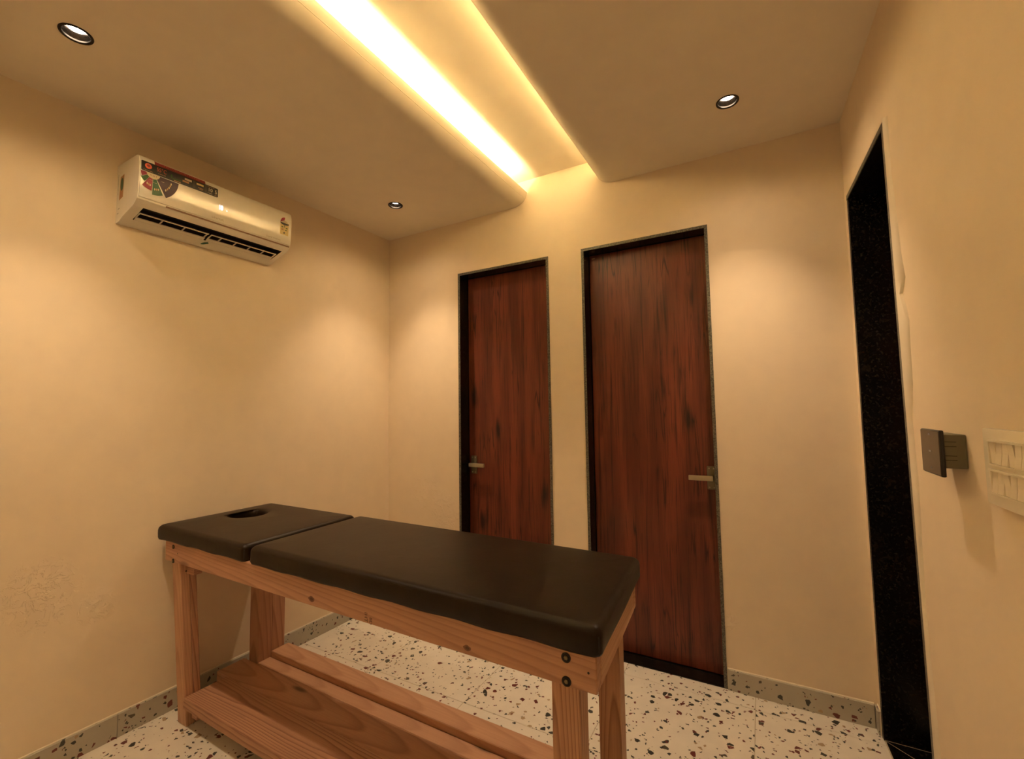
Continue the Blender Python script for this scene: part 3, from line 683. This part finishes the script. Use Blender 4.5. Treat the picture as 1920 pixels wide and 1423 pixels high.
# display, brand, right hand labels
ptext('temperature_display', '18', -1.1945, 2.1515, .0300, 'led_blue', 1, ac, .62, .012)
sticker('display_dot', 'led_blue', disc(-1.1690, 2.1465, .0022, .0026, 10), 1)
ptext('brand_print', 'UNVIUR', -1.2030, 2.1010, .0160, 'brand', 1, ac, .85)
ptext('model_print', 'Digital Inverter', -.9490, 2.0985, .0125, 'brand', 1, ac, .95)
es = sticker('energy_label', 'st_yellow', rect(-.9190, -.8750, 2.1290, 2.1900), 1)
sticker('star_dial', 'st_black', disc(-.8970, 2.1870, .0230, .0090, 14, 170, 370), 2, es)
sticker('star_dial', 'st_cream', disc(-.8960, 2.1880, .0165, .0120, 14, 0, 180), 2, es)
sticker('star_dial', 'st_maroon', [(-.9190, 2.1890)]+disc(-.8970, 2.1890, .0225, .0270, 9, 175, 88)+[(-.8990, 2.2010), (-.9080, 2.1970)], 2.5, es)
for y0, y1, z0, z1, mt in ((-.8985, -.8960, 2.1660, 2.1800, 'st_olive'), (-.9130, -.9040, 2.1640, 2.1690, 'st_olive'), (-.8900, -.8810, 2.1610, 2.1670, 'st_olive'), (-.9130, -.9020, 2.1500, 2.1590, 'st_tan'), (-.8940, -.8830, 2.1520, 2.1560, 'st_olive'), (-.9010, -.8950, 2.1350, 2.1430, 'st_black')):
    sticker('label_print', mt, rect(y0, y1, z0, z1), 2, es)
# side label
yS = Y0-.0006
side = mesh('side_label', [fa(o_, yS, z) for o_, z in ((.024, 2.105), (.058, 2.113), (.064, 2.205), (.032, 2.200))], [(0, 1, 2, 3)], 'st_tan', ac)
mesh('side_emblem', [fa(.046+.0125*math.cos(t*.35), yS-.0004, 2.167+.0265*math.sin(t*.35)) for t in range(18)], [tuple(range(18))], 'st_green', side)
for k in range(3): mesh('side_print', [fa(o_, yS-.0004, z) for o_, z in ((.030, 2.116+k*.008), (.052, 2.118+k*.008), (.052, 2.1205+k*.008), (.030, 2.1185+k*.008))], [(0, 1, 2, 3)], 'st_redtext', side)

# ================================================================== WALL DEVICE AND SWITCHES
fw = lambda o_, y, z: (xr(y)-o_, y, z)
dev = empty('wall_control_panel', (xr(-.94), -.94, 1.09)); meta(dev, 'small dark touch panel on a grey slotted box beside the granite doorway', 'control panel')
bevel_box('mounting_box', 'device_grey', dev, .0005, .037, -.986, -.892, 1.1065, 1.1775, .003, 2, fn=fw)
bevel_box('touch_panel', 'device_edge', dev, .0375, .0455, -.996, -.884, 1.0885, 1.1865, .0035, 3, fn=fw)
bevel_box('panel_glass', 'device_face', dev, .0450, .0464, -.9935, -.8865, 1.0910, 1.1840, .0006, 1, fn=fw)
for z, w_ in ((1.176, .010), (1.139, .014), (1.103, .006)): mesh('panel_mark', [fw(.0467, -.940-w_/2, z-.002), fw(.0467, -.940+w_/2, z-.002), fw(.0467, -.940+w_/2, z+.002), fw(.0467, -.940-w_/2, z+.002)], [(0, 1, 2, 3)], 'device_mark', dev)
for z in (1.1620, 1.1525, 1.1330, 1.1240): box('vent_slot', 'hole', dev, .017, .036, -.9866, -.985, z-.0005, z+.0005, fn=fw)

sw = empty('switch_board', (xr(-1.22), -1.22, 1.06)); meta(sw, 'cream wall switch board with two rows of rocker switches', 'switch board')
bevel_box('face_plate', 'switch', sw, .0005, .016, -1.345, -1.102, 1.0600, 1.1965, .0035, 2, fn=fw)
for zt, zb in ((1.1745, 1.1350), (1.1225, 1.0840)):
    fr0 = MB()
    fr0.box(.0155, .021, -1.325, -1.130, zt-.0005, zt+.0035, fn=fw); fr0.box(.0155, .0195, -1.325, -1.130, zb-.003, zb, fn=fw); fr0.box(.0155, .0195, -1.133, -1.130, zb, zt, fn=fw); fr0.box(.0155, .0195, -1.325, -1.322, zb, zt, fn=fw)
    fo = fr0.build('switch_bezel', 'switch', sw)
    for k in range(9):
        ya = -1.1345-.0208*k; yb = ya-.0196; up = (k*7+int(zt*100)) % 3 != 0
        oa, ob = (.0198, .0172) if up else (.0172, .0198)
        mesh('rocker', [fw(*p) for p in [(.010, yb, zb), (.010, ya, zb), (oa, ya, zb+.0006), (oa, yb, zb+.0006), (.010, yb, zt-.0006), (.010, ya, zt-.0006), (ob, ya, zt-.001), (ob, yb, zt-.001), (.0176, ya, (zt+zb)/2), (.0176, yb, (zt+zb)/2)]],
             [(0, 1, 2, 3), (4, 5, 6, 7), (3, 2, 8, 9), (9, 8, 6, 7), (1, 2, 8, 6, 5), (0, 3, 9, 7, 4), (0, 1, 5, 4)], 'switch_rocker', fo)
